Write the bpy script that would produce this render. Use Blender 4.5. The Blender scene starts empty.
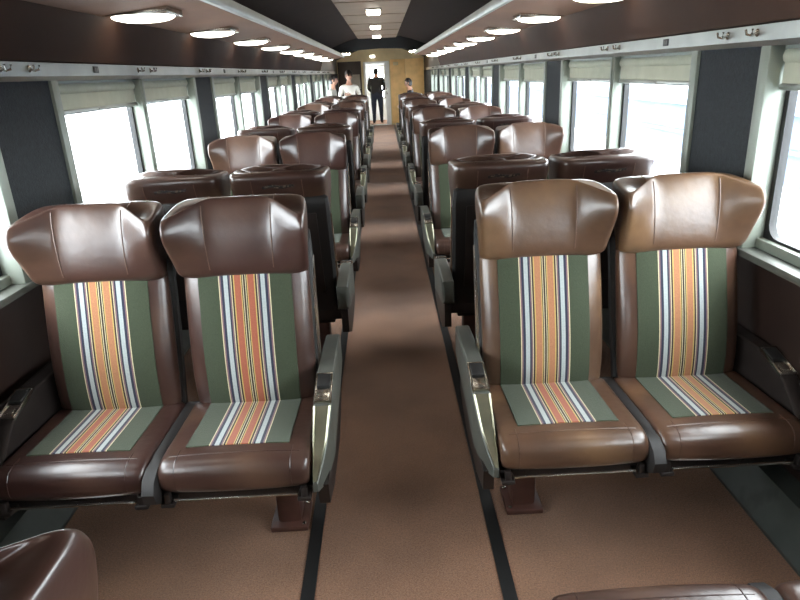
import bpy, bmesh, math, random
import numpy as np
from mathutils import Vector, Matrix, Euler
from mathutils.bvhtree import BVHTree
random.seed(7)
PI = math.pi
SC = bpy.context.scene
COL = SC.collection

# ------------------------------------------------------------------ helpers
def S(r, g, b):
    def f(c):
        c /= 255.0
        return c / 12.92 if c <= 0.04045 else ((c + 0.055) / 1.055) ** 2.4
    return (f(r), f(g), f(b), 1.0)

def mat(name, col, rough=0.5, metal=0.0, spec=0.5, noise=None, bump=None, vary=0.0, coat=0.0, emit=None, mix2=None, sheen=0.0):
    """noise=(scale, amount) darkens/lightens the base; bump=(scale, strength); mix2=(colour, scale, lo, hi) mottles with a second colour"""
    m = bpy.data.materials.new(name); m.use_nodes = True
    nt = m.node_tree; N = nt.nodes; L = nt.links
    b = N['Principled BSDF']
    b.inputs['Base Color'].default_value = col
    b.inputs['Roughness'].default_value = rough
    b.inputs['Metallic'].default_value = metal
    b.inputs['Specular IOR Level'].default_value = spec
    b.inputs['Coat Weight'].default_value = coat
    b.inputs['Coat Roughness'].default_value = 0.25
    b.inputs['Sheen Weight'].default_value = sheen
    if emit:
        b.inputs['Emission Color'].default_value = emit[0]
        b.inputs['Emission Strength'].default_value = emit[1]
    tc = N.new('ShaderNodeTexCoord')
    cur = None
    if mix2:
        n = N.new('ShaderNodeTexNoise'); n.inputs['Scale'].default_value = mix2[1]; n.inputs['Detail'].default_value = 4
        L.new(tc.outputs['Object'], n.inputs['Vector'])
        mr = N.new('ShaderNodeMapRange'); mr.inputs['From Min'].default_value = mix2[2]; mr.inputs['From Max'].default_value = mix2[3]
        L.new(n.outputs['Fac'], mr.inputs['Value'])
        mx = N.new('ShaderNodeMix'); mx.data_type = 'RGBA'
        mx.inputs['A'].default_value = col; mx.inputs['B'].default_value = mix2[0]
        L.new(mr.outputs['Result'], mx.inputs['Factor']); cur = mx.outputs['Result']
    if noise or vary:
        h = N.new('ShaderNodeHueSaturation')
        if cur: L.new(cur, h.inputs['Color'])
        else: h.inputs['Color'].default_value = col
        val = None
        if noise:
            n = N.new('ShaderNodeTexNoise'); n.inputs['Scale'].default_value = noise[0]; n.inputs['Detail'].default_value = 5
            L.new(tc.outputs['Object'], n.inputs['Vector'])
            mr = N.new('ShaderNodeMapRange'); mr.inputs['To Min'].default_value = 1 - noise[1]; mr.inputs['To Max'].default_value = 1 + noise[1]
            mr.inputs['From Min'].default_value = 0.3; mr.inputs['From Max'].default_value = 0.7
            L.new(n.outputs['Fac'], mr.inputs['Value']); val = mr.outputs['Result']
        if vary:
            oi = N.new('ShaderNodeObjectInfo')
            mr2 = N.new('ShaderNodeMapRange'); mr2.inputs['To Min'].default_value = 1 - vary; mr2.inputs['To Max'].default_value = 1 + vary
            L.new(oi.outputs['Random'], mr2.inputs['Value'])
            mr3 = N.new('ShaderNodeMapRange'); mr3.inputs['To Min'].default_value = 0.495; mr3.inputs['To Max'].default_value = 0.512
            L.new(oi.outputs['Random'], mr3.inputs['Value']); L.new(mr3.outputs['Result'], h.inputs['Hue'])
            if val:
                mm = N.new('ShaderNodeMath'); mm.operation = 'MULTIPLY'
                L.new(val, mm.inputs[0]); L.new(mr2.outputs['Result'], mm.inputs[1]); val = mm.outputs[0]
            else: val = mr2.outputs['Result']
        L.new(val, h.inputs['Value']); cur = h.outputs['Color']
    if cur: L.new(cur, b.inputs['Base Color'])
    if bump:
        n = N.new('ShaderNodeTexNoise'); n.inputs['Scale'].default_value = bump[0]; n.inputs['Detail'].default_value = 3
        L.new(tc.outputs['Object'], n.inputs['Vector'])
        bp = N.new('ShaderNodeBump'); bp.inputs['Strength'].default_value = bump[1]; bp.inputs['Distance'].default_value = 0.01
        L.new(n.outputs['Fac'], bp.inputs['Height']); L.new(bp.outputs['Normal'], b.inputs['Normal'])
    return m

def stripe_mat(name, band, dim=1.0):
    """woven stripes mirrored about the middle of the seat (object x = 0)"""
    m = mat(name, (1, 1, 1, 1), rough=0.85, spec=0.2, sheen=0.15)
    nt = m.node_tree; N = nt.nodes; L = nt.links; b = N['Principled BSDF']
    tc = N.new('ShaderNodeTexCoord'); sx = N.new('ShaderNodeSeparateXYZ'); L.new(tc.outputs['Object'], sx.inputs[0])
    ab = N.new('ShaderNodeMath'); ab.operation = 'ABSOLUTE'; L.new(sx.outputs['X'], ab.inputs[0])
    dv = N.new('ShaderNodeMath'); dv.operation = 'DIVIDE'; dv.inputs[1].default_value = 0.172; L.new(ab.outputs[0], dv.inputs[0])
    cr = N.new('ShaderNodeValToRGB'); cr.color_ramp.interpolation = 'CONSTANT'
    green = S(54, 61, 45); navy = S(44, 46, 62); cream = S(184, 174, 140); yel = S(172, 148, 88); dark = S(52, 42, 38); white = S(154, 160, 160); mauve = S(112, 88, 92)
    stops = [(0, dark), (.016, cream), (.034, dark), (.052, yel), (.072, band), (.205, yel), (.228, dark), (.262, cream), (.280, mauve),
             (.312, navy), (.345, white), (.435, navy), (.490, mauve), (.520, cream), (.54, green)]
    e = cr.color_ramp.elements
    e[0].position = 0; e[0].color = dark
    e[1].position = stops[1][0]; e[1].color = stops[1][1]
    for p, c in stops[2:]:
        q = e.new(p); q.color = c
    L.new(dv.outputs[0], cr.inputs[0])
    n = N.new('ShaderNodeTexNoise'); n.inputs['Scale'].default_value = 260; L.new(tc.outputs['Object'], n.inputs['Vector'])
    mr = N.new('ShaderNodeMapRange'); mr.inputs['To Min'].default_value = .75; mr.inputs['To Max'].default_value = 1.25
    L.new(n.outputs['Fac'], mr.inputs['Value'])
    h = N.new('ShaderNodeHueSaturation'); L.new(cr.outputs[0], h.inputs['Color']); L.new(mr.outputs['Result'], h.inputs['Value'])
    L.new(h.outputs['Color'], b.inputs['Base Color'])
    bp = N.new('ShaderNodeBump'); bp.inputs['Strength'].default_value = .25; bp.inputs['Distance'].default_value = .004
    L.new(n.outputs['Fac'], bp.inputs['Height']); L.new(bp.outputs['Normal'], b.inputs['Normal'])
    return m

def glass_mat(name):
    m = bpy.data.materials.new(name); m.use_nodes = True
    nt = m.node_tree; N = nt.nodes; L = nt.links; N.clear()
    o = N.new('ShaderNodeOutputMaterial'); t = N.new('ShaderNodeBsdfTransparent'); g = N.new('ShaderNodeBsdfGlossy')
    t.inputs['Color'].default_value = (.93, .96, .97, 1); g.inputs['Roughness'].default_value = .03
    lw = N.new('ShaderNodeLayerWeight'); lw.inputs['Blend'].default_value = .5
    pw = N.new('ShaderNodeMath'); pw.operation = 'POWER'; pw.inputs[1].default_value = 5; L.new(lw.outputs['Facing'], pw.inputs[0])
    fr = N.new('ShaderNodeMath'); fr.operation = 'MULTIPLY_ADD'; fr.inputs[1].default_value = .55; fr.inputs[2].default_value = .03; L.new(pw.outputs[0], fr.inputs[0])
    mx = N.new('ShaderNodeMixShader'); L.new(fr.outputs[0], mx.inputs[0]); L.new(t.outputs[0], mx.inputs[1]); L.new(g.outputs[0], mx.inputs[2])
    L.new(mx.outputs[0], o.inputs[0]); return m

def emis_mat(name, col, st):
    m = bpy.data.materials.new(name); m.use_nodes = True
    N = m.node_tree.nodes; N.clear()
    o = N.new('ShaderNodeOutputMaterial'); e = N.new('ShaderNodeEmission'); e.inputs[0].default_value = col; e.inputs[1].default_value = st
    m.node_tree.links.new(e.outputs[0], o.inputs[0]); return m

class MB:
    def __init__(s): s.bm = bmesh.new()
    def box(s, x0, x1, y0, y1, z0, z1, bev=0.0, seg=2, M=None, mi=0):
        r = bmesh.ops.create_cube(s.bm, size=1.0); vs = r['verts']
        for v in vs:
            v.co = Vector(((x0 + x1) / 2 + v.co.x * (x1 - x0), (y0 + y1) / 2 + v.co.y * (y1 - y0), (z0 + z1) / 2 + v.co.z * (z1 - z0)))
        fs = list({f for v in vs for f in v.link_faces})
        for f in fs: f.material_index = mi
        if bev > 0:
            es = list({e for v in vs for e in v.link_edges})
            rr = bmesh.ops.bevel(s.bm, geom=es, offset=bev, segments=seg, affect='EDGES', profile=0.5)
            vs = list({v for f in rr['faces'] for v in f.verts} | {v for v in vs if v.is_valid})
        if M is not None:
            for v in vs: v.co = M @ v.co
        return s
    def prism(s, pts, a0, a1, axis='x', mi=0):
        """pts is a 2-D outline; extruded along axis"""
        def P(p, a):
            return {'x': (a, p[0], p[1]), 'y': (p[0], a, p[1]), 'z': (p[0], p[1], a)}[axis]
        A = [s.bm.verts.new(P(p, a0)) for p in pts]; B = [s.bm.verts.new(P(p, a1)) for p in pts]
        n = len(pts); fs = [s.bm.faces.new(A), s.bm.faces.new(B[::-1])]
        for i in range(n): fs.append(s.bm.faces.new((A[i], A[(i + 1) % n], B[(i + 1) % n], B[i])))
        for f in fs: f.material_index = mi
        bmesh.ops.recalc_face_normals(s.bm, faces=fs)
        return s
    def loft(s, rings, cap=True, closed=True, mi=0):
        R = [[s.bm.verts.new(p) for p in r] for r in rings]; n = len(R[0]); fs = []
        for a, b in zip(R, R[1:]):
            for i in range(n if closed else n - 1):
                fs.append(s.bm.faces.new((a[i], a[(i + 1) % n], b[(i + 1) % n], b[i])))
        if cap: fs += [s.bm.faces.new(R[0][::-1]), s.bm.faces.new(R[-1])]
        for f in fs: f.material_index = mi
        bmesh.ops.recalc_face_normals(s.bm, faces=fs)
        return s
    def tube(s, pts, r, n=6, mi=0):
        pts = [Vector(p) for p in pts]; rings = []
        for i, p in enumerate(pts):
            t = (pts[min(i + 1, len(pts) - 1)] - pts[max(i - 1, 0)]).normalized()
            u = t.cross(Vector((0, 0, 1)) if abs(t.z) < .9 else Vector((1, 0, 0))).normalized(); w = t.cross(u)
            rings.append([p + (u * math.cos(2 * PI * k / n) + w * math.sin(2 * PI * k / n)) * r for k in range(n)])
        return s.loft(rings, mi=mi)
    def ball(s, c, rx, ry, rz, u=12, v=8, mi=0):
        r = bmesh.ops.create_uvsphere(s.bm, u_segments=u, v_segments=v, radius=1.0)
        for q in r['verts']: q.co = Vector((c[0] + q.co.x * rx, c[1] + q.co.y * ry, c[2] + q.co.z * rz))
        for f in {f for q in r['verts'] for f in q.link_faces}: f.material_index = mi
        return s
    def mesh(s, name, m, smooth=True, sub=0):
        me = bpy.data.meshes.new(name); s.bm.to_mesh(me); s.bm.free()
        for x in (m if isinstance(m, (list, tuple)) else [m]): me.materials.append(x)
        if sub:
            o = bpy.data.objects.new('tmp', me); COL.objects.link(o)
            md = o.modifiers.new('s', 'SUBSURF'); md.levels = sub; md.render_levels = sub
            me = bake(o, name)
        if smooth:
            me.shade_smooth()
            if not sub: me.set_sharp_from_angle(angle=math.radians(40))
        return me

def bake(o, name):
    bpy.context.view_layer.update()
    dg = bpy.context.evaluated_depsgraph_get()
    me = bpy.data.meshes.new_from_object(o.evaluated_get(dg)); old = o.data
    bpy.data.objects.remove(o); bpy.data.meshes.remove(old); me.name = name
    return me

def link(name, me, parent=None, loc=(0, 0, 0), rot=(0, 0, 0)):
    o = bpy.data.objects.new(name, me); COL.objects.link(o)
    o.location = loc; o.rotation_euler = rot
    if parent is not None: o.parent = parent
    return o
def obj(name, mb, m, parent=None, smooth=True, sub=0, **k):
    return link(name, mb.mesh(name, m, smooth, sub), parent, **k)
def struct(name, mb, m, parent=None, smooth=True, **k):
    o = obj(name, mb, m, parent, smooth, **k)
    if parent is None: o['kind'] = 'structure'
    return o
def empty(name, loc=(0, 0, 0), rz=0.0):
    o = bpy.data.objects.new(name, None); COL.objects.link(o); o.location = loc; o.rotation_euler = (0, 0, rz); o.empty_display_size = .1
    return o
def tag(o, label, cat, group=None):
    o['label'] = label; o['category'] = cat
    if group: o['group'] = group
    return o
KIDS = {}
def kids(o):
    return [c for c in COL.objects if c.parent == o]
def copy_tree(o, parent=None, table=None):
    if table is None:
        table = {}
        for c in COL.objects:
            if c.parent: table.setdefault(c.parent.name, []).append(c)
    c = o.copy(); COL.objects.link(c)
    if parent is not None: c.parent = parent
    for ch in table.get(o.name, []): copy_tree(ch, c, table)
    return c
def bvh_of(me): return BVHTree.FromPolygons([v.co for v in me.vertices], [list(p.vertices) for p in me.polygons])
ORD = ['zeroth', 'first', 'second', 'third', 'fourth', 'fifth', 'sixth', 'seventh', 'eighth', 'ninth', 'tenth', 'eleventh', 'twelfth', 'thirteenth', 'fourteenth']

# ------------------------------------------------------------------ materials
M = {}
M['leather'] = mat('maroon_leather', S(58, 38, 33), rough=.30, spec=.55, noise=(7, .22), bump=(28, .10), vary=.16, coat=.12, mix2=(S(78, 57, 45), 3.2, .5, .75))
M['leather_tan'] = mat('tan_brown_leather', S(76, 53, 42), rough=.30, spec=.55, noise=(7, .22), bump=(28, .10), vary=.1, coat=.12, mix2=(S(104, 76, 54), 3.2, .5, .75))
M['piping'] = mat('leather_piping', S(92, 70, 58), rough=.4)
M['stripe_orange'] = stripe_mat('orange_striped_cloth', S(154, 106, 76))
M['stripe_red'] = stripe_mat('red_striped_cloth', S(144, 82, 62))
M['shell'] = mat('black_shell', S(24, 21, 20), rough=.6, noise=(9, .2))
M['dark_metal'] = mat('dark_painted_metal', S(40, 34, 32), rough=.45, metal=.3, noise=(12, .2))
M['brown_metal'] = mat('brown_painted_metal', S(74, 46, 38), rough=.5, noise=(12, .2))
M['chrome'] = mat('chrome', S(205, 203, 196), rough=.22, metal=1.0, noise=(20, .1))
M['enamel'] = mat('grey_enamel', S(84, 86, 80), rough=.42, metal=.35, noise=(10, .15))
M['brushed'] = mat('worn_brushed_metal', S(140, 138, 118), rough=.36, metal=.9, noise=(8, .25))
M['black'] = mat('black_rubber', S(18, 18, 18), rough=.55)
M['print'] = mat('worn_black_print', S(24, 22, 21), rough=.6, mix2=(S(92, 80, 66), 90, .52, .62))
M['carpet'] = mat('brown_carpet', S(130, 95, 72), rough=.95, spec=.1, noise=(170, .35), bump=(420, .5), mix2=(S(108, 78, 58), 2.2, .35, .7), sheen=.2)
M['wall'] = mat('dark_brown_wall_panel', S(38, 25, 20), rough=.45, noise=(4, .2))
M['pillar'] = mat('slate_textured_panel', S(35, 39, 42), rough=.75, spec=.3, noise=(60, .25), bump=(160, .35))
M['alu'] = mat('satin_aluminium', S(158, 160, 154), rough=.34, metal=.85, noise=(6, .12))
M['frame'] = mat('pale_grey_frame_paint', S(128, 134, 124), rough=.45, metal=.25, noise=(5, .08))
M['shade'] = mat('cream_roller_shade', S(166, 167, 148), rough=.8, noise=(14, .06))
M['gasket'] = mat('black_gasket', S(20, 20, 20), rough=.6)
M['glass'] = glass_mat('window_glass')
M['rack_dark'] = mat('dark_brown_rack_panel', S(56, 36, 24), rough=.7, spec=.2, noise=(3, .15))
M['rack_light'] = mat('tan_rack_underside', S(112, 80, 60), rough=.65, spec=.25, noise=(3, .1))
M['ceil_dark'] = mat('dark_brown_ceiling', S(40, 28, 21), rough=.75, spec=.2, noise=(3, .15))
M['ceil_panel'] = mat('taupe_ceiling_panel', S(126, 106, 88), rough=.55, noise=(4, .12))
M['lamp'] = emis_mat('lamp_diffuser', (1.0, .93, .82, 1), 5.5)
M['lamp_mid'] = emis_mat('ceiling_lamp_diffuser', (1.0, .93, .82, 1), 5.5)
M['lamp_far'] = emis_mat('lobby_lamp_diffuser', (1.0, .90, .74, 1), 100.0)
M['cream'] = mat('cream_panel', S(205, 190, 150), rough=.6, noise=(5, .08))
M['wood'] = mat('honey_wood_panel', S(228, 192, 132), rough=.5, noise=(5, .12))
M['white'] = mat('white_door_paint', S(226, 232, 236), rough=.45, noise=(6, .05))
M['ground'] = mat('pale_snowy_ground', S(205, 208, 212), rough=.9, noise=(1, .1))
M['bldg'] = mat('pale_blue_grey_cladding', S(78, 92, 114), rough=.8, noise=(.6, .1))
M['heater'] = mat('grey_heater_cover', S(66, 70, 66), rough=.5, metal=.4, noise=(5, .25), mix2=(S(52, 54, 52), 5, .62, .7))
M['skin'] = mat('skin', S(190, 142, 118), rough=.5, noise=(20, .06))
M['hair'] = mat('dark_hair', S(28, 22, 20), rough=.5, noise=(60, .3))
M['shirt_white'] = mat('white_shirt_cloth', S(226, 222, 212), rough=.85, noise=(9, .05))
M['shirt_grey'] = mat('grey_shirt_cloth', S(150, 148, 140), rough=.85, noise=(9, .08))
M['dark_cloth'] = mat('black_jacket_cloth', S(24, 24, 27), rough=.8, noise=(9, .15))
M['denim'] = mat('dark_denim', S(34, 42, 62), rough=.85, noise=(30, .2))
M['cap'] = mat('dark_cap_cloth', S(52, 44, 42), rough=.8)
M['lips'] = mat('lips', S(140, 84, 76), rough=.5)

# ------------------------------------------------------------------ camera
F = 630.0; VP = (381.5, 73.0); ROLL = math.radians(2.9); CAM = (0.02, 0.0, 1.6)
Yc = Vector((VP[0] - 400, 300 - VP[1], F)).normalized()
u = Vector((-math.sin(ROLL), math.cos(ROLL), 0)); Zc = (u - Yc * u.dot(Yc)).normalized()
Xc = Yc.cross(Zc)
if Xc.x < 0: Xc = -Xc
cd = bpy.data.cameras.new('camera'); cam = bpy.data.objects.new('camera', cd); COL.objects.link(cam)
cd.sensor_width = 36; cd.lens = 36 * F / 800; cd.clip_start = .02; cd.clip_end = 300
R = Matrix(((Xc.x, Xc.y, -Xc.z), (Yc.x, Yc.y, -Yc.z), (Zc.x, Zc.y, -Zc.z))).to_4x4()
cam.matrix_world = Matrix.Translation(CAM) @ R
SC.camera = cam

# ------------------------------------------------------------------ car shell dimensions
XW = 1.38            # inner wall face
Y0, Y1 = -2.6, 21.3  # rear closure, far bulkhead
PITCH = 2.63
SIDE = {-1: .03, 1: .03}
PIL0, PILW = 2.29, .53
Z_SILL, Z_TOP, Z_RAIL = .90, 1.63, 1.70

fl = MB(); fl.box(-XW - .1, XW + .1, Y0 - .1, Y1 + 2.6, -.1, 0)
struct('floor', fl, M['carpet'], smooth=False)
for k, (x0, x1) in enumerate(((-.33, -.285), (.325, .37))):
    t = MB(); t.box(x0, x1, Y0, Y1 - .05, 0.0, .006)
    struct('trim_%d' % (k + 1), t, M['black'], smooth=False)

# ceiling: dark arched vault with a taupe panel down the middle
c = MB()
inner = [(-XW - .1, 1.99), (-1.2, 2.10), (-.95, 2.20), (-.7, 2.29), (-.45, 2.35), (0, 2.37), (.45, 2.35), (.7, 2.29), (.95, 2.20), (1.2, 2.10), (XW + .1, 1.99)]
outer = [(x * 1.02, z + .12) for x, z in inner]
c.prism(inner + outer[::-1], Y0 - .1, Y1 + 2.6, 'y')
struct('ceiling', c, M['ceil_dark'])
p = MB()
p.box(-.46, .38, Y0, 15.0, 2.325, 2.345, .006)
for i in range(9):
    yy = 1.0 + i * 1.6
    p.box(-.46, .38, yy, yy + .02, 2.319, 2.327)
struct('trim_3', p, M['ceil_panel'])

def pillar_spans(s):
    out = []; k = -2
    while True:
        y = PIL0 + SIDE[s] + PITCH * k
        if y > 19.6: break
        out.append((y, y + PILW)); k += 1
    return out

nwin = 0
for s in (-1, 1):
    nm = 'left' if s < 0 else 'right'
    sp = pillar_spans(s)
    a, b = sorted((s * XW, s * (XW + .1)))
    w = MB(); w.box(*sorted((s * (XW + .045), s * (XW + .1))), Y0 - .1, Y1 + .05, 0, Z_SILL); w.box(a, b, Y0 - .1, Y1 + .05, Z_TOP, 2.02)
    wall = struct('wall_' + nm, w, M['wall'], smooth=False)
    # pillars between the windows, the last one runs on to the bulkhead
    for i, (ya, yb) in enumerate(sp):
        if i == len(sp) - 1: yb = Y1 + .05
        q = MB(); q.box(*sorted((s * XW, s * (XW + .1))), ya, yb, Z_SILL, Z_TOP)
        q.box(*sorted((s * XW, s * (XW - .008))), ya + .02, yb - .02, Z_SILL + .02, Z_TOP)
        obj('pillar_panel', q, M['pillar'], wall, smooth=False)
    q = MB(); q.box(*sorted((s * XW, s * (XW + .1))), Y0 - .1, sp[0][0], Z_SILL, Z_TOP); obj('pillar_panel', q, M['pillar'], wall, smooth=False)
    # sill ledge
    q = MB(); q.box(*sorted((s * (XW - .035), s * (XW + .10))), Y0, Y1, Z_SILL - .015, Z_SILL + .012, .004)
    obj('sill_ledge', q, M['enamel'], wall)
    q = MB(); q.box(*sorted((s * (XW + .03), s * (XW + .047))), Y0, Y1, .50, .53, .004)
    obj('chair_rail', q, M['dark_metal'], wall)
    # silver rail over the windows
    r = MB()
    r.prism([(s * XW, Z_TOP), (s * (XW - .02), Z_TOP), (s * (XW - .034), Z_TOP + .018), (s * (XW - .034), Z_RAIL), (s * XW, Z_RAIL)], Y0, 19.9, 'y')
    struct('trim_%d' % (4 if s < 0 else 5), r, M['alu'], smooth=False)
    # heater duct along the floor
    h = MB()
    h.prism([(s * (XW + .046), .0), (s * (XW - .085), .0), (s * (XW - .09), .02), (s * (XW - .03), .16), (s * (XW + .046), .175)], Y0, Y1 - .1, 'y')
    struct('baseboard_' + nm, h, M['heater'], smooth=False)
    # windows
    for i in range(len(sp) - 1):
        ya, yb = sp[i][1], sp[i + 1][0]; nwin += 1
        wn = empty('window_%d' % nwin, (s * XW, (ya + yb) / 2, Z_SILL)); wn['kind'] = 'structure'
        hw = (yb - ya) / 2; H = Z_TOP - Z_SILL
        def X(d): return sorted((s * d[0], s * d[1]))
        f = MB()
        f.box(*X((-.022, .09)), -hw - .03, -hw + .028, 0.012, H, .004); f.box(*X((-.022, .09)), hw - .028, hw + .03, 0.012, H, .004)
        f.box(*X((.03, .09)), -hw, hw, .012, .05, .004); f.box(*X((.03, .09)), -hw, hw, H - .03, H)
        obj('window_frame', f, M['frame'], wn)
        f = MB(); f.box(*X((-.008, .085)), -.03, .03, .012, H, .005); f.box(*X((-.016, .0)), -.012, .012, .012, H, .003)
        obj('mullion', f, M['frame'], wn)
        for sg in (-1, 1):
            c0 = sg * hw / 2; pw = hw / 2 - .035
            drop = .125 if (i % 5) != 3 else .15
            q = MB(); q.tube([(s * .045, c0 - pw + .006, H - .035), (s * .045, c0 + pw - .006, H - .035)], .028, 10)
            q.box(*X((.03, .036)), c0 - pw + .004, c0 + pw - .004, H - drop, H - .02)
            obj('roller_shade', q, M['shade'], wn)
            q = MB(); q.box(*X((.02, .045)), c0 - pw + .004, c0 + pw - .004, H - drop - .022, H - drop, .005)
            q.box(*X((.012, .03)), c0 - .05, c0 + .05, H - drop - .016, H - drop - .006, .003)
            obj('shade_bar', q, M['alu'], wn)
            # rounded black gasket and its pane
            def rr(w_, z0, z1, rad, n=6):
                pts = []
                for cx, cz, a0 in ((w_ - rad, z1 - rad, 0), (-w_ + rad, z1 - rad, 90), (-w_ + rad, z0 + rad, 180), (w_ - rad, z0 + rad, 270)):
                    for k in range(n + 1):
                        t = math.radians(a0 + 90 * k / n); pts.append((c0 + cx + rad * math.cos(t), cz + rad * math.sin(t)))
                return pts
            o1 = rr(pw + .01, .035, H - .02, .03); o2 = rr(pw - .018, .06, H - .05, .055)
            g = MB()
            g.loft([[(s * .085, y, z) for y, z in o1], [(s * .055, y, z) for y, z in o1], [(s * .055, y, z) for y, z in o2], [(s * .085, y, z) for y, z in o2], [(s * .085, y, z) for y, z in o1]], cap=False)
            obj('gasket', g, M['gasket'], wn)
            g = MB(); g.box(*X((.068, .072)), c0 - pw, c0 + pw, .04, H - .03)
            obj('pane', g, M['glass'], wn, smooth=False)
        # daylight portal for the sampler
        ld = bpy.data.lights.new('window_portal', 'AREA'); ld.shape = 'RECTANGLE'; ld.size = hw * 2; ld.size_y = H
        ld.cycles.is_portal = True
        lo = bpy.data.objects.new('window_portal', ld); COL.objects.link(lo)
        lo.location = (s * (XW + .13), (ya + yb) / 2, Z_SILL + H / 2)
        lo.rotation_euler = (PI / 2, 0, s * PI / 2)

# unseen closure added behind the camera to keep daylight from flooding in
w = MB(); w.box(-XW - .1, XW + .1, Y0 - .1, Y0, 0, 2.45)
struct('wall_back', w, M['wall'], smooth=False)

# ------------------------------------------------------------------ luggage racks with lights
def lerp(a, b, t): return a + (b - a) * t
RACK_END = 15.0
for s in (-1, 1):
    nm = 'left' if s < 0 else 'right'
    xe = .81 if s < 0 else .79
    rk = empty('luggage_rack', (0, 0, 0)); tag(rk, 'long brown overhead luggage rack above the %s windows, lights in its underside' % nm, 'luggage rack', 'overhead racks')
    P1, P2, P3 = (1.335, 1.705), (1.27, 1.905), (xe, 1.955)
    m = MB(); m.prism([(s * (XW - .002), 1.702), (s * P1[0], 1.705), (s * P2[0], P2[1]), (s * (P2[0] + .012), 1.92), (s * (XW - .002), 1.92)], Y0 + .01, RACK_END, 'y')
    obj('fascia', m, M['rack_dark'], rk, smooth=False)
    m = MB(); m.prism([(s * P2[0], P2[1]), (s * P3[0], P3[1]), (s * P3[0], P3[1] + .018), (s * (P2[0] + .012), P2[1] + .021)], Y0 + .01, RACK_END, 'y')
    obj('underside', m, M['rack_light'], rk, smooth=False)
    m = MB(); m.prism([(s * (xe + .012), 1.955), (s * (xe - .018), 1.958), (s * (xe - .028), 1.975), (s * (xe - .024), 2.015), (s * (xe + .012), 2.02)], Y0 + .01, RACK_END, 'y')
    obj('edge_rail', m, M['alu'], rk, smooth=True)
    m = MB(); m.prism([(s * P1[0], 1.702), (s * P2[0], P2[1]), (s * xe, 1.99), (s * xe, 2.03), (s * 1.1, 2.1), (s * (XW - .002), 2.0), (s * (XW - .002), 1.702)], RACK_END, RACK_END + .03, 'y')
    obj('end_cap', m, M['cream'], rk, smooth=False)
    ang = math.atan2(P3[1] - P2[1], P2[0] - P3[0])
    xm = 1.115; t = (P2[0] - xm) / (P2[0] - P3[0]); zm = lerp(P2[1], P3[1], t)
    proto = None
    ys = [.70 + 1.33 * k for k in range(11)]
    for i, y in enumerate(ys):
        if proto is None:
            proto = empty('rack_light')
            m = MB(); m.box(-.155, .155, -.125, .125, -.012, .022, .005); obj('bezel', m, M['chrome'], proto)
            m = MB(); rings = []
            for kk in range(7):
                a = kk / 6 * PI / 2; rad = math.cos(a) * .97 + .03; dz = -.012 - .028 * math.sin(a)
                ring = []
                for j in range(28):
                    th = 2 * PI * j / 28; cx, cy = math.cos(th), math.sin(th)
                    q = (abs(cx) ** 2.6 + abs(cy) ** 2.6) ** (-1 / 2.6)
                    ring.append((cx * q * .145 * rad, cy * q * .115 * rad, dz))
                rings.append(ring)
            m.loft(rings); obj('diffuser', m, M['lamp'], proto)
            o = proto
        else: o = copy_tree(proto)
        o.location = (s * xm, y, zm - .004); o.rotation_euler = (0, s * ang * .1, 0)
        vis = i - 1 if i >= 2 else i
        where = ('%s from the camera under the %s luggage rack' % (('nearest lamp in view' if i == 2 else ORD[i - 1] + ' lamp'), nm)) if i >= 2 else '%s under the %s luggage rack' % (('lamp overhead beside the camera', 'lamp just ahead of the camera')[i], nm)
        tag(o, 'glowing rounded ' + where, 'light', 'lights under the %s rack' % nm)

# ceiling lights down the middle
proto = None
for i, y in enumerate([.4, 3.03, 5.66, 8.3, 10.95, 13.7]):
    if proto is None:
        proto = empty('ceiling_light')
        m = MB(); m.box(-.10, .10, -.16, .16, -.02, 0, .005); obj('bezel', m, M['chrome'], proto)
        m = MB(); m.box(-.085, .085, -.145, .145, -.06, -.021, .02, 3); obj('diffuser', m, M['lamp_mid'], proto)
        o = proto
    else: o = copy_tree(proto)
    o.location = (-.04, y, 2.325)
    nth = {3: 'nearest of the three visible lamps', 4: 'middle one of the three visible lamps', 5: 'farthest of the three visible lamps'}.get(i, ['lamp overhead at the camera', 'first lamp ahead of the camera', 'second lamp ahead of the camera'][min(i, 2)])
    tag(o, 'small square lit lamp on the ceiling panel, ' + nth, 'light', 'lamps along the ceiling panel')

# hooks and seat number plates on the silver rails
hm = MB(); hm.ball((0, -.004, 0), .012, .006, .014, 10, 6); hm.tube([(0, -.006, 0), (-.004, -.022, -.008), (-.016, -.032, -.004), (-.022, -.034, .012)], .0045, 6); hm.tube([(0, -.006, 0), (.004, -.022, -.008), (.016, -.032, -.004), (.022, -.034, .012)], .0045, 6)
hook_me = hm.mesh('coat_hook', M['chrome'])
pm = MB(); pm.box(-.028, .028, -.005, 0, -.015, .015, .002)
pm.box(-.016, -.004, -.006, -.0045, -.009, .009, 0, mi=1); pm.box(.004, .016, -.006, -.0045, -.009, .009, 0, mi=1)
plate_me = pm.mesh('seat_number_plate', [M['black'], M['enamel']])
for s in (-1, 1):
    nm = 'left' if s < 0 else 'right'
    for k in range(6):
        y = PIL0 + SIDE[s] + PITCH * k
        j = .12 if s < 0 else .04
        for d, nn in ((j, 'nearer'), (j + .2, 'farther'), (j + 1.36, 'nearer'), (j + 1.56, 'farther')):
            o = link('coat_hook', hook_me, None, (s * (XW - .033), y + d, Z_TOP + .045), (0, 0, s * -PI / 2))
            tag(o, 'metal coat hook on the rail, %s %s on the %s, %s of its pair' % (ORD[k + 1], 'dark panel' if d < 1 else 'window', nm, nn), 'hook', 'coat hooks on the %s rail' % nm)
        o = link('seat_number_plate', plate_me, None, (s * (XW - .0325), y + PILW + (.40 if s < 0 else .27), Z_TOP + .045), (0, 0, s * -PI / 2))
        tag(o, 'tiny black seat number plate on the silver rail over %s window on the %s' % (ORD[k + 1], nm), 'number plate', 'number plates on the %s rail' % nm)

# ------------------------------------------------------------------ double seats
REC = math.radians(13)
SX = .262          # each seat's offset from the pair's middle
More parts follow.
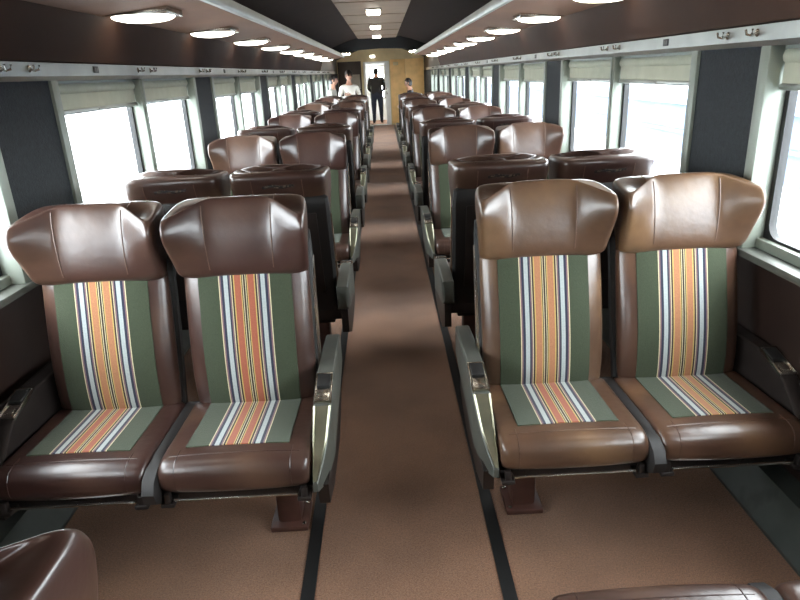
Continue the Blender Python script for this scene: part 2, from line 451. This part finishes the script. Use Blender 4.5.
# backrest core, in (x, depth, height) from the hinge
def ring_core(h, w, df, dr, r=.03):
    pts = []
    n = 8
    for i in range(n + 1):
        xx = -w + 2 * w * i / n; e = abs(xx) / w
        pts.append((xx, df + (.028 * e ** 4), h))
    pts += [(w + .004, (df + dr) / 2 + .01, h), (w - .004, dr - .004, h)]
    for i in range(4): pts.append((w * .8 - w * 1.6 * i / 3, dr, h))
    pts += [(-w + .004, dr - .004, h), (-w - .004, (df + dr) / 2 + .01, h)]
    return pts
m = MB()
m.loft([ring_core(-.02, .205, -.02, .01), ring_core(0, .222, -.045, .03), ring_core(.06, .228, -.062, .035), ring_core(.2, .230, -.078, .035), ring_core(.36, .230, -.066, .035), ring_core(.5, .230, -.055, .035), ring_core(.56, .226, -.05, .035), ring_core(.58, .21, -.03, .03)])
core_me = m.mesh('backrest', M['leather'], sub=1); core_bvh = bvh_of(core_me)
def sheet(bvh, us, vs, org, dr, off, mt, name, edge_in=.006):
    b = MB(); G = []
    d = Vector(dr)
    for j, v in enumerate(vs):
        row = []
        for i, u_ in enumerate(us):
            hit = bvh.ray_cast(Vector(org(u_, v)), d)[0]
            if hit is None: hit = Vector(org(u_, v)) + d * .3
            brd = i in (0, len(us) - 1) or j in (0, len(vs) - 1)
            row.append(hit - d * (off if not brd else -edge_in))
        G.append(row)
    b.loft(G, cap=False, closed=False)
    return b.mesh(name, mt)
def lin(a, b, n): return [a + (b - a) * i / n for i in range(n + 1)]
def edges(a, b, n): return [a] + lin(a + .002, b - .002, n) + [b]
pan = {}
for k in ('orange', 'red'):
    pan[k] = sheet(core_bvh, edges(-.172, .172, 12), edges(.015, .535, 16), lambda x, h: (x, -.4, h), (0, 1, 0), .004, M['stripe_' + k], 'fabric_panel')
# headrest with forward wings
def ring_head(h, W, dF, wing, dR, sc=1.0, ins=0.0):
    pts = []
    drop = .062 * max(0, (h - .6) / .2)
    for q in (-1, -.9, -.72, -.58, -.48, -.25, 0, .25, .48, .58, .72, .9, 1):
        e = max(0, (abs(q) - .5) / .5)
        pts.append((q * W, dF - wing * e ** .9, h - drop * e))
    tip = dF - wing
    pts += [(W + .010, tip + .03, h - drop * .9), (W + .002, lerp(tip, dR, .55), h - drop * .35), (W * .985, dR - .014, h), (W * .75, dR, h), (0, dR, h), (-W * .75, dR, h), (-W * .985, dR - .014, h), (-W - .002, lerp(tip, dR, .55), h - drop * .35), (-W - .010, tip + .03, h - drop * .9)]
    mid = (dF + dR) / 2
    return [(x * sc, mid + (d - mid) * (sc - ins), .5 + (hh - .5) * .925) for x, d, hh in pts]
m = MB()
m.loft([ring_head(.50, .218, -.045, .0, .03, .9), ring_head(.515, .228, -.064, .0, .04), ring_head(.54, .231, -.076, .010, .045), ring_head(.60, .235, -.084, .045, .05), ring_head(.66, .239, -.088, .078, .055),
        ring_head(.72, .241, -.088, .098, .068), ring_head(.765, .241, -.082, .100, .072), ring_head(.797, .239, -.076, .097, .069), ring_head(.812, .232, -.068, .092, .060), ring_head(.816, .205, -.056, .080, .046), ring_head(.817, .13, -.03, .05, .025)])
head_me = m.mesh('headrest', M['leather'], sub=2); head_bvh = bvh_of(head_me)
# piping on the real surface: two seams down the front and over the top, one along the bottom
pp = MB()
for q in (-.115, .115):
    pts = []
    for h in lin(.535, .765, 14):
        hit = head_bvh.ray_cast(Vector((q + (q / abs(q)) * (h - .535) * .03, -.5, h)), Vector((0, 1, 0)))[0]
        if hit: pts.append(hit + Vector((0, -.0005, 0)))
    pp.tube(pts, .0022, 5)
    pts = []
    for d in lin(-.05, .045, 6):
        hit = head_bvh.ray_cast(Vector((q * 1.07, d, 1.2)), Vector((0, 0, -1)))[0]
        if hit: pts.append(hit)
    pp.tube(pts, .0022, 5)
    pts = []
    for h in lin(.765, .67, 6):
        hit = head_bvh.ray_cast(Vector((q * 1.07, .5, h)), Vector((0, -1, 0)))[0]
        if hit: pts.append(hit)
    pp.tube(pts, .0022, 5)
pts = []
for x in lin(-.2, .2, 16):
    hit = core_bvh.ray_cast(Vector((x, -.5, .535)), Vector((0, 1, 0)))[0]
    if hit: pts.append(hit + Vector((0, -.004, 0)))
pp.tube(pts, .003, 5)
pipe_me = pp.mesh('headrest_piping', M['piping'])
mark_me = sheet(head_bvh, edges(-.085, .075, 8), edges(.724, .743, 2), lambda x, h: (x, .4, h + .004 * math.sin(x * 60)), (0, -1, 0), .0015, M['print'], 'printed_strip', .004)
# hard shell
m = MB()
def rect_ring(h, w, d0, d1, r=.015):
    return [(-w + r, d0, h), (w - r, d0, h), (w, d0 + r * .6, h), (w, d1 - r, h), (w - r, d1, h), (-w + r, d1, h), (-w, d1 - r, h), (-w, d0 + r * .6, h)]
m.loft([rect_ring(-.06, .215, .02, .055), rect_ring(-.05, .232, .015, .066), rect_ring(.3, .240, .02, .074), rect_ring(.60, .242, .024, .07), rect_ring(.655, .238, .028, .066), rect_ring(.665, .225, .032, .06)])
shell_me = m.mesh('back_shell', M['shell'])
m = MB(); m.box(-.175, .175, .066, .077, .08, .58, .006); insert_me = m.mesh('shell_panel', M['dark_metal'])
trims = {}
for sg in (-1, 1):
    m = MB(); m.loft([[(sg * (.238 + dx), d + w_, h) for dx, w_ in ((0, -1 * ww), (.010, -1 * ww), (.010, ww), (0, ww))] for h, d, ww in ((.04, .04, .004), (.16, .038, .010), (.3, .036, .012), (.46, .038, .009), (.56, .042, .003))])
    trims[sg] = m.mesh('side_trim', M['chrome'])
# cushion in seat coordinates (y forward is minus), seat top about .46
def ring_cush(x, sc=1.0):
    prof = [(.07, .345), (-.2, .342), (-.36, .345), (-.398, .356), (-.414, .385), (-.412, .425), (-.398, .452), (-.372, .464), (-.33, .466), (-.2, .458), (-.05, .45), (.06, .447), (.085, .435), (.09, .38)]
    cy, cz = -.165, .405
    return [(x, cy + (y - cy) * (1 - (1 - sc) * .25), cz + (z - cz) * sc) for y, z in prof]
m = MB(); m.loft([ring_cush(-.244, .55), ring_cush(-.241, .8), ring_cush(-.229, .95), ring_cush(-.20, 1.0), ring_cush(-.1, 1.06), ring_cush(0, 1.08), ring_cush(.1, 1.06), ring_cush(.20, 1.0), ring_cush(.229, .95), ring_cush(.241, .8), ring_cush(.244, .55)])
cush_me = m.mesh('seat_cushion', M['leather'], sub=2); cush_bvh = bvh_of(cush_me)
ins = {}
for k in ('orange', 'red'):
    ins[k] = sheet(cush_bvh, edges(-.172, .172, 12), edges(-.305, .06, 10), lambda x, y: (x, y, 1.0), (0, 0, -1), .003, M['stripe_' + k], 'fabric_insert', .004)
pp = MB()
for q in (-.185, .185):
    pts = []
    for tt in lin(0, 1, 12):
        a = lerp(20, -75, tt); d = Vector((0, math.cos(math.radians(a)), math.sin(math.radians(a))))
        hit = cush_bvh.ray_cast(Vector((q, -.30, .40)) - d * .5, d)[0]
        if hit: pts.append(hit)
    pp.tube(pts, .0018, 5)
pts = []
for x in lin(-.21, .21, 12):
    hit = cush_bvh.ray_cast(Vector((x, -.35, 1.0)), Vector((0, 0, -1)))[0]
    if hit: pts.append(hit)
pp.tube(pts, .0018, 5)
cpipe_me = pp.mesh('cushion_piping', M['leather'])
# seat frame under the cushions
m = MB()
m.box(-.515, .515, -.36, .10, .30, .335, .006)
m.box(-.515, .515, .03, .11, .30, .42, .01)
frame_me = m.mesh('seat_frame', M['dark_metal'])
m = MB()
m.tube([(-.2, -.40, .333), (.2, -.40, .333)], .0055, 8)
bar_me = m.mesh('front_bar', M['chrome'])
m = MB()
for e in (-1, 1):
    m.box(e * .22 - .022, e * .22 + .022, -.415, -.36, .312, .327, .004)
    m.box(e * .22 - .01, e * .22 + .01, -.41, -.385, .318, .36, .004)
    clip_me = {} if e < 0 else clip_me
    clip_me[e] = m.mesh('bar_bracket', M['dark_metal']); m = MB()
# padded bracket between the two seats
m = MB()
prof = [(.06, .43), (-.30, .445), (-.38, .44), (-.425, .42), (-.445, .385), (-.435, .345), (-.40, .322), (.06, .33)]
m.loft([[(x, -.18 + (y + .18) * sc, .37 + (z - .37) * sc) for y, z in prof] for x, sc in ((-.025, .93), (-.019, 1), (.019, 1), (.025, .93))])
mid_me = m.mesh('centre_bracket', M['shell'])
# armrests
def arm(sgn, mt):
    x = sgn * .54
    A = MB()
    # rings along y: (y, ztop, zbottom, half width, x shift)
    secs = [(.36, .545, .47, .020, 0), (.345, .572, .45, .030, 0), (.2, .58, .42, .031, 0), (-.02, .583, .39, .031, 0), (-.05, .582, .385, .031, 0), (-.19, .546, .355, .031, 0), (-.215, .532, .345, .030, 0), (-.30, .458, .335, .024, -.006), (-.37, .405, .332, .015, -.014), (-.40, .37, .335, .008, -.020)]
    rings = []
    for y, zt, zb, hw, sh in secs:
        cx = x + sgn * sh; r = .006
        rings.append([(cx - hw, y, zb), (cx + hw, y, zb), (cx + hw, y, zt - r), (cx + hw - r, y, zt), (cx - hw + r, y, zt), (cx - hw, y, zt - r)])
    A.loft(rings)
    return A.mesh('armrest', mt)
def front_plate(sgn):
    x = sgn * .54; A = MB(); rings = []
    for y, z, hw, sh in ((-.210, .545, .030, 0), (-.30, .4665, .0235, -.006), (-.37, .413, .0145, -.014), (-.402, .377, .006, -.020)):
        cx = x + sgn * sh
        rings.append([(cx - hw, y - .004, z), (cx - hw * .78, y - .008, z + .002), (cx - hw * .7, y - .0045, z), (cx + hw * .7, y - .0045, z), (cx + hw * .78, y - .008, z + .002), (cx + hw, y - .004, z), (cx + hw, y + .008, z - .008), (cx - hw, y + .008, z - .008)])
    A.loft(rings)
    for f in A.bm.faces:
        c_ = f.calc_center_median(); 
        f.material_index = 0
    return A.mesh('front_plate', [M['brushed']])
def tilt(A):
    T = Matrix.Translation((0, -.055, .582)) @ Matrix.Rotation(math.radians(14.5), 4, 'X') @ Matrix.Translation((0, .055, -.582))
    for v in A.bm.verts: v.co = T @ v.co
def ashtray(sgn):
    x = sgn * .54; A = MB()
    A.box(x - .030, x + .030, -.20, -.196, .574, .592, .001)
    for a, b in ((-.030, -.024), (.024, .030)): A.box(x + a, x + b, -.20, -.055, .574, .592, .001)
    A.box(x - .030, x + .030, -.060, -.054, .574, .593, .001)
    A.box(x - .026, x + .026, -.198, -.128, .574, .587, .001)
    A.box(x - .016, x + .016, -.180, -.150, .584, .590, .002)
    tilt(A); return A.mesh('ashtray', M['chrome'])
def ash_lid(sgn):
    x = sgn * .54; A = MB(); A.box(x - .024, x + .024, -.126, -.060, .576, .596, .006); tilt(A)
    return A.mesh('ashtray_lid', M['black'])
def side_panel(sgn):
    x = sgn * .54; A = MB()
    A.prism([(.30, .43), (-.19, .36), (-.37, .34), (-.36, .26), (-.2, .22), (.1, .22), (.30, .30)], x - .018, x + .018, 'x')
    return A.mesh('side_panel', M['dark_metal'])
arms = {q: (arm(q, M['enamel']), front_plate(q), ashtray(q), ash_lid(q), side_panel(q), arm(q, M['dark_metal'])) for q in (-1, 1)}
# pedestal: two floor posts, swivel beam, floor plate
m = MB(); m.box(-.045, .045, -.05, .05, .02, .31, .012); m.box(-.07, .07, -.08, .08, .0, .022, .006); post_me = m.mesh('pedestal_post', M['brown_metal'])
m = MB(); m.box(-.46, .46, -.13, .02, .245, .302, .01); beam_me = m.mesh('swivel_beam', M['dark_metal'])
m = MB(); m.ball((0, 0, 0), .009, .009, .006, 8, 5); bolt_me = m.mesh('base_bolt', M['chrome'])

def double_seat(cols, rec=(0, 0), aisle=1):
    t = empty('double_seat')
    for i, sg in enumerate((-1, 1)):
        cu = link('seat_cushion', cush_me, t, (sg * SX, 0, 0))
        link('fabric_insert', ins[cols[i][1]], cu); link('cushion_piping', cpipe_me, cu)
        b = link('backrest', core_me, t, (sg * SX, .06, .42), (-REC - math.radians(rec[i]), 0, 0))
        link('fabric_panel', pan[cols[i][0]], b); link('headrest', head_me, b); link('headrest_piping', pipe_me, b); link('printed_strip', mark_me, b)
        link('back_shell', shell_me, b); link('shell_panel', insert_me, b); link('side_trim', trims[sg], b)
        a = arms[sg]
        ar = link('armrest', a[0] if sg == aisle else a[5], t)
        if sg == aisle: link('front_plate', a[1], ar)
        fb = link('front_bar', bar_me, t, (sg * SX, 0, 0)); link('bar_bracket', clip_me[-1], fb); link('bar_bracket', clip_me[1], fb)
        link('ashtray', a[2], ar); lid = link('ashtray_lid', a[3], ar); link('side_panel', a[4], ar)
        if sg == aisle:
            p_ = link('pedestal_post', post_me, t, (sg * .37, -.10, 0))
            for q in (-1, 1): link('base_bolt', bolt_me, p_, (sg * .055, q * .06, .024))
    link('seat_frame', frame_me, t); link('centre_bracket', mid_me, t); link('swivel_beam', beam_me, t)
    return t
ROW1, RP = 2.11, 1.295
XS = {-1: .78, 1: .85}
near_cols = {-1: [('orange', 'red'), ('red', 'red')], 1: [('orange', 'red'), ('orange', 'orange')]}
SEAT = {}
for s in (-1, 1):
    nm = 'left' if s < 0 else 'right'
    for r in range(0, 11):
        y = ROW1 + RP * (r - 1) + SIDE[s]
        away = (r % 2 == 0)
        if r == 1: cols = near_cols[s]
        else: cols = [(random.choice(('orange', 'red')), random.choice(('orange', 'red'))) for _ in range(2)]
        rec = (0, 0) if r < 2 else (random.uniform(-1.5, 3), random.uniform(-1.5, 3))
        if r == 2: rec = (4, 4)
        if r == 1: rec = (-3.8, -3.8) if s < 0 else (-.6, -.6)
        if r == 0: rec = (26, 26) if s > 0 else (7.5, 7.5)
        if r == 0: y -= .11 if s > 0 else .12
        if r == 1 and s < 0: y -= .025
        t = double_seat(cols, rec, s if away else -s)
        t.location = (s * XS[s] - (.06 if r == 0 and s < 0 else 0), y, 0); t.rotation_euler = (0, 0, PI if away else 0)
        if r == 0: lab = ('leather double seat by the camera, pale headrest corner at the bottom left' if s < 0 else 'leather double seat by the camera, only its cushion edge showing at bottom right')
        elif r == 1: lab = ('front maroon double seat on the left, one orange-striped and one red-striped back' if s < 0 else 'front tan-brown double seat on the right with green and orange striped backs')
        elif r == 2: lab = 'dark double seat turned away, right behind the front %s striped double seat' % nm
        else:
            fam = sum(1 for q in range(1, r + 1) if (q % 2 == 0) == away)
            lab = '%s brown double seat %s on the %s, counted from the camera' % (ORD[fam], 'facing away' if away else 'facing the camera', nm)
        tag(t, lab, 'seat', 'double seats %s of the aisle' % nm)
        if r == 1 and s > 0:
            for q in COL.objects:
                if q.parent and (q.parent == t or q.parent.parent == t) and q.data and q.data.materials and q.data.materials[0] == M['leather']:
                    q.material_slots[0].link = 'OBJECT'; q.material_slots[0].material = M['leather_tan']
        SEAT[(s, r)] = t

# ------------------------------------------------------------------ far end: ceiling shade board, bulkhead, doorway, vestibule
m = MB()
m.prism([(-XW, 2.02), (-.8, 2.06), (-.4, 2.10), (0, 2.115), (.4, 2.10), (.8, 2.06), (XW, 2.02), (XW, 2.04), (.7, 2.30), (.45, 2.36), (-.45, 2.36), (-.7, 2.30), (-XW, 2.04)], RACK_END + .04, RACK_END + .1, 'y')
struct('trim_6', m, M['black'], smooth=False)  # black arch board standing in for the unlit ceiling beyond the racks
DX0, DX1, DZ = -.48, .12, 1.90
m = MB(); m.box(-XW, DX0 - .07, Y1, Y1 + .08, 0, 2.0); m.box(-XW, XW, Y1, Y1 + .08, 2.0, 2.40)
m.box(DX0 - .07, DX1 + .15, Y1, Y1 + .08, DZ, 2.0); m.box(DX1 + .15, XW, Y1, Y1 + .08, 0, 2.0)
bw = struct('wall_end', m, M['cream'], smooth=False)
m = MB(); m.box(-1.36, DX0 - .14, Y1 - .03, Y1 - .001, .05, 1.98, .004); obj('dark_panel', m, M['wall'], bw)
m = MB(); m.box(.30, .78, Y1 - .03, Y1 - .001, .05, 1.99, .004); m.box(.785, 1.36, Y1 - .03, Y1 - .001, .05, 1.99, .004); obj('wood_panel', m, M['wood'], bw)
d = empty('door_1', ((DX0 + DX1) / 2, Y1, 0)); d['kind'] = 'structure'
hw = (DX1 - DX0) / 2
m = MB(); m.box(-hw - .07, -hw, -.03, .1, 0, DZ + .05, .005); m.box(hw, hw + .15, -.03, .1, 0, DZ + .05, .005); m.box(-hw, hw, -.03, .1, DZ, DZ + .05, .005); obj('door_frame', m, M['white'], d)
m = MB(); m.box(-hw, hw, -.04, .1, 0, .02, .004); obj('door_sill', m, M['alu'], d)
m = MB(); m.box(hw + .03, hw + .06, -.07, -.03, .95, 1.15, .008); obj('door_handle', m, M['chrome'], d)
# vestibule shell
m = MB(); m.box(-.95, -.87, Y1 + .08, Y1 + 2.5, 0, 2.2); struct('wall_vestibule_left', m, M['white'], smooth=False)
m = MB(); m.box(.62, .70, Y1 + .08, Y1 + 2.5, 0, 2.2); struct('wall_vestibule_right', m, M['white'], smooth=False)
m = MB(); m.box(-.95, .70, Y1 + .08, Y1 + 2.5, 2.1, 2.2); struct('ceiling_vestibule', m, M['white'], smooth=False)
m = MB(); YB = Y1 + 2.42
m.box(-.87, -.42, YB, YB + .06, 0, 2.1); m.box(.14, .62, YB, YB + .06, 0, 2.1); m.box(-.42, .14, YB, YB + .06, 0, .75); m.box(-.42, .14, YB, YB + .06, 1.85, 2.1)
struct('wall_vestibule_end', m, M['white'], smooth=False)
d2 = MB(); d2.box(-.42, -.37, YB - .01, YB + .05, .75, 1.85, .004); d2.box(.09, .14, YB - .01, YB + .05, .75, 1.85, .004); d2.box(-.37, .09, YB - .01, YB + .05, .75, .80, .004); d2.box(-.37, .09, YB - .01, YB + .05, 1.80, 1.85, .004)
dd = struct('window_%d' % (nwin + 1), d2, M['alu'])
m = MB(); m.box(-.37, .09, YB + .015, YB + .02, .80, 1.80); obj('pane', m, M['glass'], dd, smooth=False)
# lamps at the far end
def small_lamp(loc, lab, name='wall_lamp'):
    o = empty(name, loc)
    m = MB(); m.box(-.09, .09, -.03, 0, -.05, .05, .006); obj('bezel', m, M['chrome'], o)
    m = MB(); m.box(-.075, .075, -.075, -.03, -.04, .04, .015, 3); obj('diffuser', m, M['lamp'], o)
    tag(o, lab, 'light'); return o
small_lamp((-.24, Y1 - .001, 2.10), 'small lit lamp on the end wall just above the doorway')
o = empty('vestibule_lamp', (-.2, Y1 + 1.2, 2.1))
m = MB(); m.box(-.16, .16, -.16, .16, -.02, 0, .005); obj('bezel', m, M['chrome'], o)
m = MB(); m.box(-.14, .14, -.14, .14, -.05, -.02, .012, 3); obj('diffuser', m, M['lamp_far'], o)
tag(o, 'square lamp on the vestibule ceiling beyond the open doorway', 'light')
for s in (-1, 1):
    o = empty('lobby_lamp', (s * .95, 19.0, 2.17))
    m = MB(); m.box(-.13, .13, -.13, .13, -.02, .02, .005); obj('bezel', m, M['chrome'], o)
    m = MB(); m.box(-.11, .11, -.11, .11, -.05, -.02, .012, 3); obj('diffuser', m, M['lamp_far'], o)
    tag(o, 'square lamp on the %s of the ceiling in front of the end wall' % ('left' if s < 0 else 'right'), 'light')
o = MB(); o.box(-.16, .16, -.035, 0, -.22, .22, .006); o.box(-.14, .14, -.04, -.03, -.2, .2, .004)
o = obj('notice_board', o, M['shirt_grey'], None, loc=(-.83, Y1 - .028, 1.37)); tag(o, 'pale grey notice board on the dark end panel left of the doorway', 'notice board')
o = MB(); o.box(-.08, .08, -.05, 0, -.05, .05, .01); o = obj('control_box', o, M['cream'], None, loc=(.48, Y1 - .028, 1.86)); tag(o, 'small cream box high on the honey wood end panel', 'box')

# ------------------------------------------------------------------ people
def person(loc, rz, H, arms_pose, mats, label, hair=True, cap=False, lean=0.0, glasses=False, wide=1.1):
    k = H / 1.70
    V = []; E_ = []; Rr = []; seg = []
    def v(p, r):
        q = Vector(p)
        if lean and q.z > .9:
            a = lean; dz = q.z - .9; q = Vector((q.x, q.y * math.cos(a) - dz * math.sin(a), .9 + dz * math.cos(a) + q.y * math.sin(a)))
        hw_ = wide if r[0] > .036 and q.z < 1.44 else 1.0
        V.append(Vector((q.x * k * (1 + (wide - 1) * .5), q.y * k, q.z * k))); Rr.append((r[0] * k * hw_, r[1] * k * hw_)); return len(V) - 1
    def e(a, b, mi): E_.append((a, b)); seg.append((a, b, mi))
    SH, PA, SK, SHOE = 0, 1, 2, 3
    pel = v((0, 0, .93), (.145, .105)); wa = v((0, 0, 1.08), (.135, .095)); ch = v((0, .005, 1.26), (.155, .11)); nb = v((0, .012, 1.41), (.075, .065)); nt = v((0, -.004, 1.50), (.055, .055)); hd = v((0, -.01, 1.545), (.055, .06))
    e(pel, wa, SH); e(wa, ch, SH); e(ch, nb, SH); e(nb, nt, SK); e(nt, hd, SK)
    for sg in (-1, 1):
        hip = v((sg * .09, 0, .86), (.088, .09)); kn = v((sg * .10, -.015, .49), (.058, .06)); an = v((sg * .105, .02, .09), (.04, .042)); toe = v((sg * .115, -.13, .04), (.038, .03))
        e(pel, hip, PA); e(hip, kn, PA); e(kn, an, PA); e(an, toe, SHOE)
        sh = v((sg * .175, .01, 1.375), (.062, .062)); ep, wp = arms_pose(sg)
        el = v(ep, (.043, .043)); wr = v(wp, (.029, .029))
        e(ch, sh, SH); e(sh, el, SH); e(el, wr, SH)
        W = Vector(wp); dirv = (W - Vector(ep)).normalized(); pa = v(W + dirv * .06, (.034, .022)); e(wr, pa, SK)
        side = Vector((0, 0, 1)) if abs(dirv.z) < .7 else Vector((0, 1, 0)); side = (side - dirv * side.dot(dirv)).normalized(); nrm = dirv.cross(side)
        for j, ln in enumerate((.068, .08, .075, .055)):
            o_ = side * (.027 - .018 * j); f1 = v(W + dirv * .10 + o_, (.0085, .0085)); f2 = v(W + dirv * (.10 + ln * .5) + o_ + nrm * .008, (.008, .008)); f3 = v(W + dirv * (.10 + ln * .85) + o_ + nrm * .025, (.007, .007))
            e(pa, f1, SK); e(f1, f2, SK); e(f2, f3, SK)
        t1 = v(W + dirv * .045 + side * .038, (.010, .010)); t2 = v(W + dirv * .085 + side * .055 + nrm * .01, (.009, .009)); e(wr, t1, SK); e(t1, t2, SK)
    me = bpy.data.meshes.new('person'); me.from_pydata([tuple(q) for q in V], E_, [])
    o = bpy.data.objects.new('tmp', me); COL.objects.link(o)
    o.modifiers.new('sk', 'SKIN')
    for i, r in enumerate(Rr):
        sv = me.skin_vertices[0].data[i]; sv.radius = r; sv.use_root = (i == 0)
    sb = o.modifiers.new('sb', 'SUBSURF'); sb.levels = 1; sb.render_levels = 1
    body = bake(o, 'body')
    # give the faces the garment of the nearest bone, then add the head to the same mesh
    bm = bmesh.new(); bm.from_mesh(body); bpy.data.meshes.remove(body)
    for f in bm.faces:
        c_ = f.calc_center_median(); best = 1e9
        for a, b_, mi in seg:
            A, B = V[a], V[b_]; ab = B - A; t_ = max(0, min(1, (c_ - A).dot(ab) / ab.length_squared)); dd_ = (c_ - (A + ab * t_)).length - .4 * lerp(Rr[a][0], Rr[b_][0], t_)
            if dd_ < best: best = dd_; f.material_index = mi
        if f.material_index == SH and c_.z < .93 * k and abs(c_.x) < .2 * k and c_.z < .9 * k: f.material_index = PA
    hb = MB(); hb.bm.free(); hb.bm = bm
    Hc = V[hd] + Vector((0, -.012, .065)) * k
    r_ = bmesh.ops.create_uvsphere(bm, u_segments=20, v_segments=14, radius=1.0)
    for q in r_['verts']:
        x, y, z = q.co; w_ = 1 - .22 * max(0, -z) ** 1.5
        yy = y * (.098 if y < 0 else .096)
        if z < -.2 and y < 0: yy -= .006 * (-z)
        q.co = Hc + Vector((x * .076 * w_, yy * w_, z * .118)) * k
    for f in {f for q in r_['verts'] for f in q.link_faces}: f.material_index = SK
    P = lambda x, y, z: Hc + Vector((x, y, z)) * k
    hb.loft([[P(-.006, -.092, .01), P(.006, -.092, .01), P(.006, -.088, .016), P(-.006, -.088, .016)], [P(-.009, -.112, -.02), P(.009, -.112, -.02), P(.008, -.10, -.012), P(-.008, -.10, -.012)], [P(-.014, -.10, -.033), P(.014, -.10, -.033), P(.014, -.088, -.028), P(-.014, -.088, -.028)]], mi=SK)
    for sg in (-1, 1):
        hb.ball(P(sg * .077, .005, -.005), .009 * k, .02 * k, .032 * k, 8, 6, mi=SK)
        hb.ball(P(sg * .031, -.085, .012), .014 * k, .010 * k, .008 * k, 8, 6, mi=4)
    hb.ball(P(0, -.090, -.058), .024 * k, .010 * k, .006 * k, 8, 6, mi=5)
    root = hb.mesh('person', [mats[0], mats[1], M['skin'], M['black'], M['hair'], M['lips']])
    root.shade_smooth()
    po = link('person', root, None, loc, (0, 0, rz)); tag(po, label, 'person')
    if hair:
        h = MB(); r_ = bmesh.ops.create_uvsphere(h.bm, u_segments=20, v_segments=14, radius=1.0)
        dl = []
        for q in r_['verts']:
            x, y, z = q.co
            wob = 1 + .05 * math.sin(9 * x + 4 * z) * math.cos(7 * y)
            cut = .30 if y < -.35 else (-.25 if y < .2 else -.75)
            if z < cut: q.co = Vector((x * .070, y * .085, max(z, cut - .05) * .11))
            else: q.co = Vector((x * .084 * wob, y * .106 * wob, z * .128 * wob))
            q.co = Hc + q.co * k
        obj('hair', h, M['hair'], po)
    if cap:
        h = MB(); rings = []
        for z, s_ in ((.045, 1.06), (.075, 1.02), (.105, .82), (.122, .5), (.128, .1)):
            rings.append([P(math.cos(2 * PI * j / 16) * .080 * s_, math.sin(2 * PI * j / 16) * .102 * s_, z) for j in range(16)])
        h.loft(rings); h.loft([[P(-.07, -.085, .046), P(0, -.105, .05), P(.07, -.085, .046)], [P(-.055, -.145, .038), P(0, -.165, .042), P(.055, -.145, .038)], [P(-.055, -.145, .032), P(0, -.165, .036), P(.055, -.145, .032)], [P(-.07, -.085, .038), P(0, -.105, .042), P(.07, -.085, .038)]])
        obj('cap', h, M['cap'], po)
    if glasses:
        h = MB()
        for sg in (-1, 1): h.ball(P(sg * .033, -.098, .014), .026 * k, .006 * k, .018 * k, 10, 6); h.tube([P(sg * .058, -.09, .018), P(sg * .082, .0, .016)], .003, 5)
        h.tube([P(-.012, -.10, .018), P(.012, -.10, .018)], .003, 5)
        obj('sunglasses', h, M['black'], po)
    return po
hang = lambda sg: ((sg * .225, .03, 1.10), (sg * .13, -.17, .98))
crossed = lambda sg: ((sg * .235, -.02, 1.12), (-sg * .06, -.20 - .03 * sg, 1.16 + .025 * sg))
front = lambda sg: ((sg * .22, -.03, 1.11), (sg * .15, -.24, 1.06))
Yp = 15.35
person((-.74, Yp, 0), math.radians(20), 1.66, crossed, (M['shirt_white'], M['denim']), 'person in a white top and cap standing with arms crossed, left of the doorway', cap=True, glasses=True)
person((-1.13, Yp - .6, 0), math.radians(80), 1.58, front, (M['shirt_grey'], M['denim']), 'dark-haired person in a grey top by the left windows, turned to the person in white', lean=.12)
person((-.17, Y1 + .75, 0), PI, 1.74, hang, (M['dark_cloth'], M['denim']), 'person in a black jacket and jeans seen from behind, standing in the open doorway', wide=1.32)
person((.70, Yp + .1, 0), math.radians(-100), 1.44, front, (M['dark_cloth'], M['dark_cloth']), 'dark-clothed person in front of the honey wood end panel, right of the aisle', lean=.10)

# ------------------------------------------------------------------ outside
m = MB(); m.box(-120, 120, -120, 150, -1.4, -1.2); struct('ground', m, M['ground'], smooth=False)
m = MB()
m.box(9.0, 14, -20, 90, -1.2, .35); m.prism([(8.8, .35), (11.5, .6), (14.2, .35)], -20, 90, 'y')
m.box(8.9, 9.05, -20, 90, -.5, -.4)
b = struct('building', m, M['bldg'], smooth=False)

# ------------------------------------------------------------------ light
w = bpy.data.worlds.new('overcast'); SC.world = w; w.use_nodes = True
bg = w.node_tree.nodes['Background']; bg.inputs[0].default_value = (.96, .98, 1.0, 1); bg.inputs[1].default_value = 18.0

SC.view_settings.view_transform = 'Standard'; SC.view_settings.look = 'None'
SC.view_settings.exposure = 0.5; SC.view_settings.gamma = 1.0; SC.view_settings.use_curve_mapping = False
try:
    SC.cycles.use_denoising = True
    SC.cycles.max_bounces = 8; SC.cycles.transparent_max_bounces = 16
    SC.cycles.sample_clamp_indirect = 8
except Exception: pass
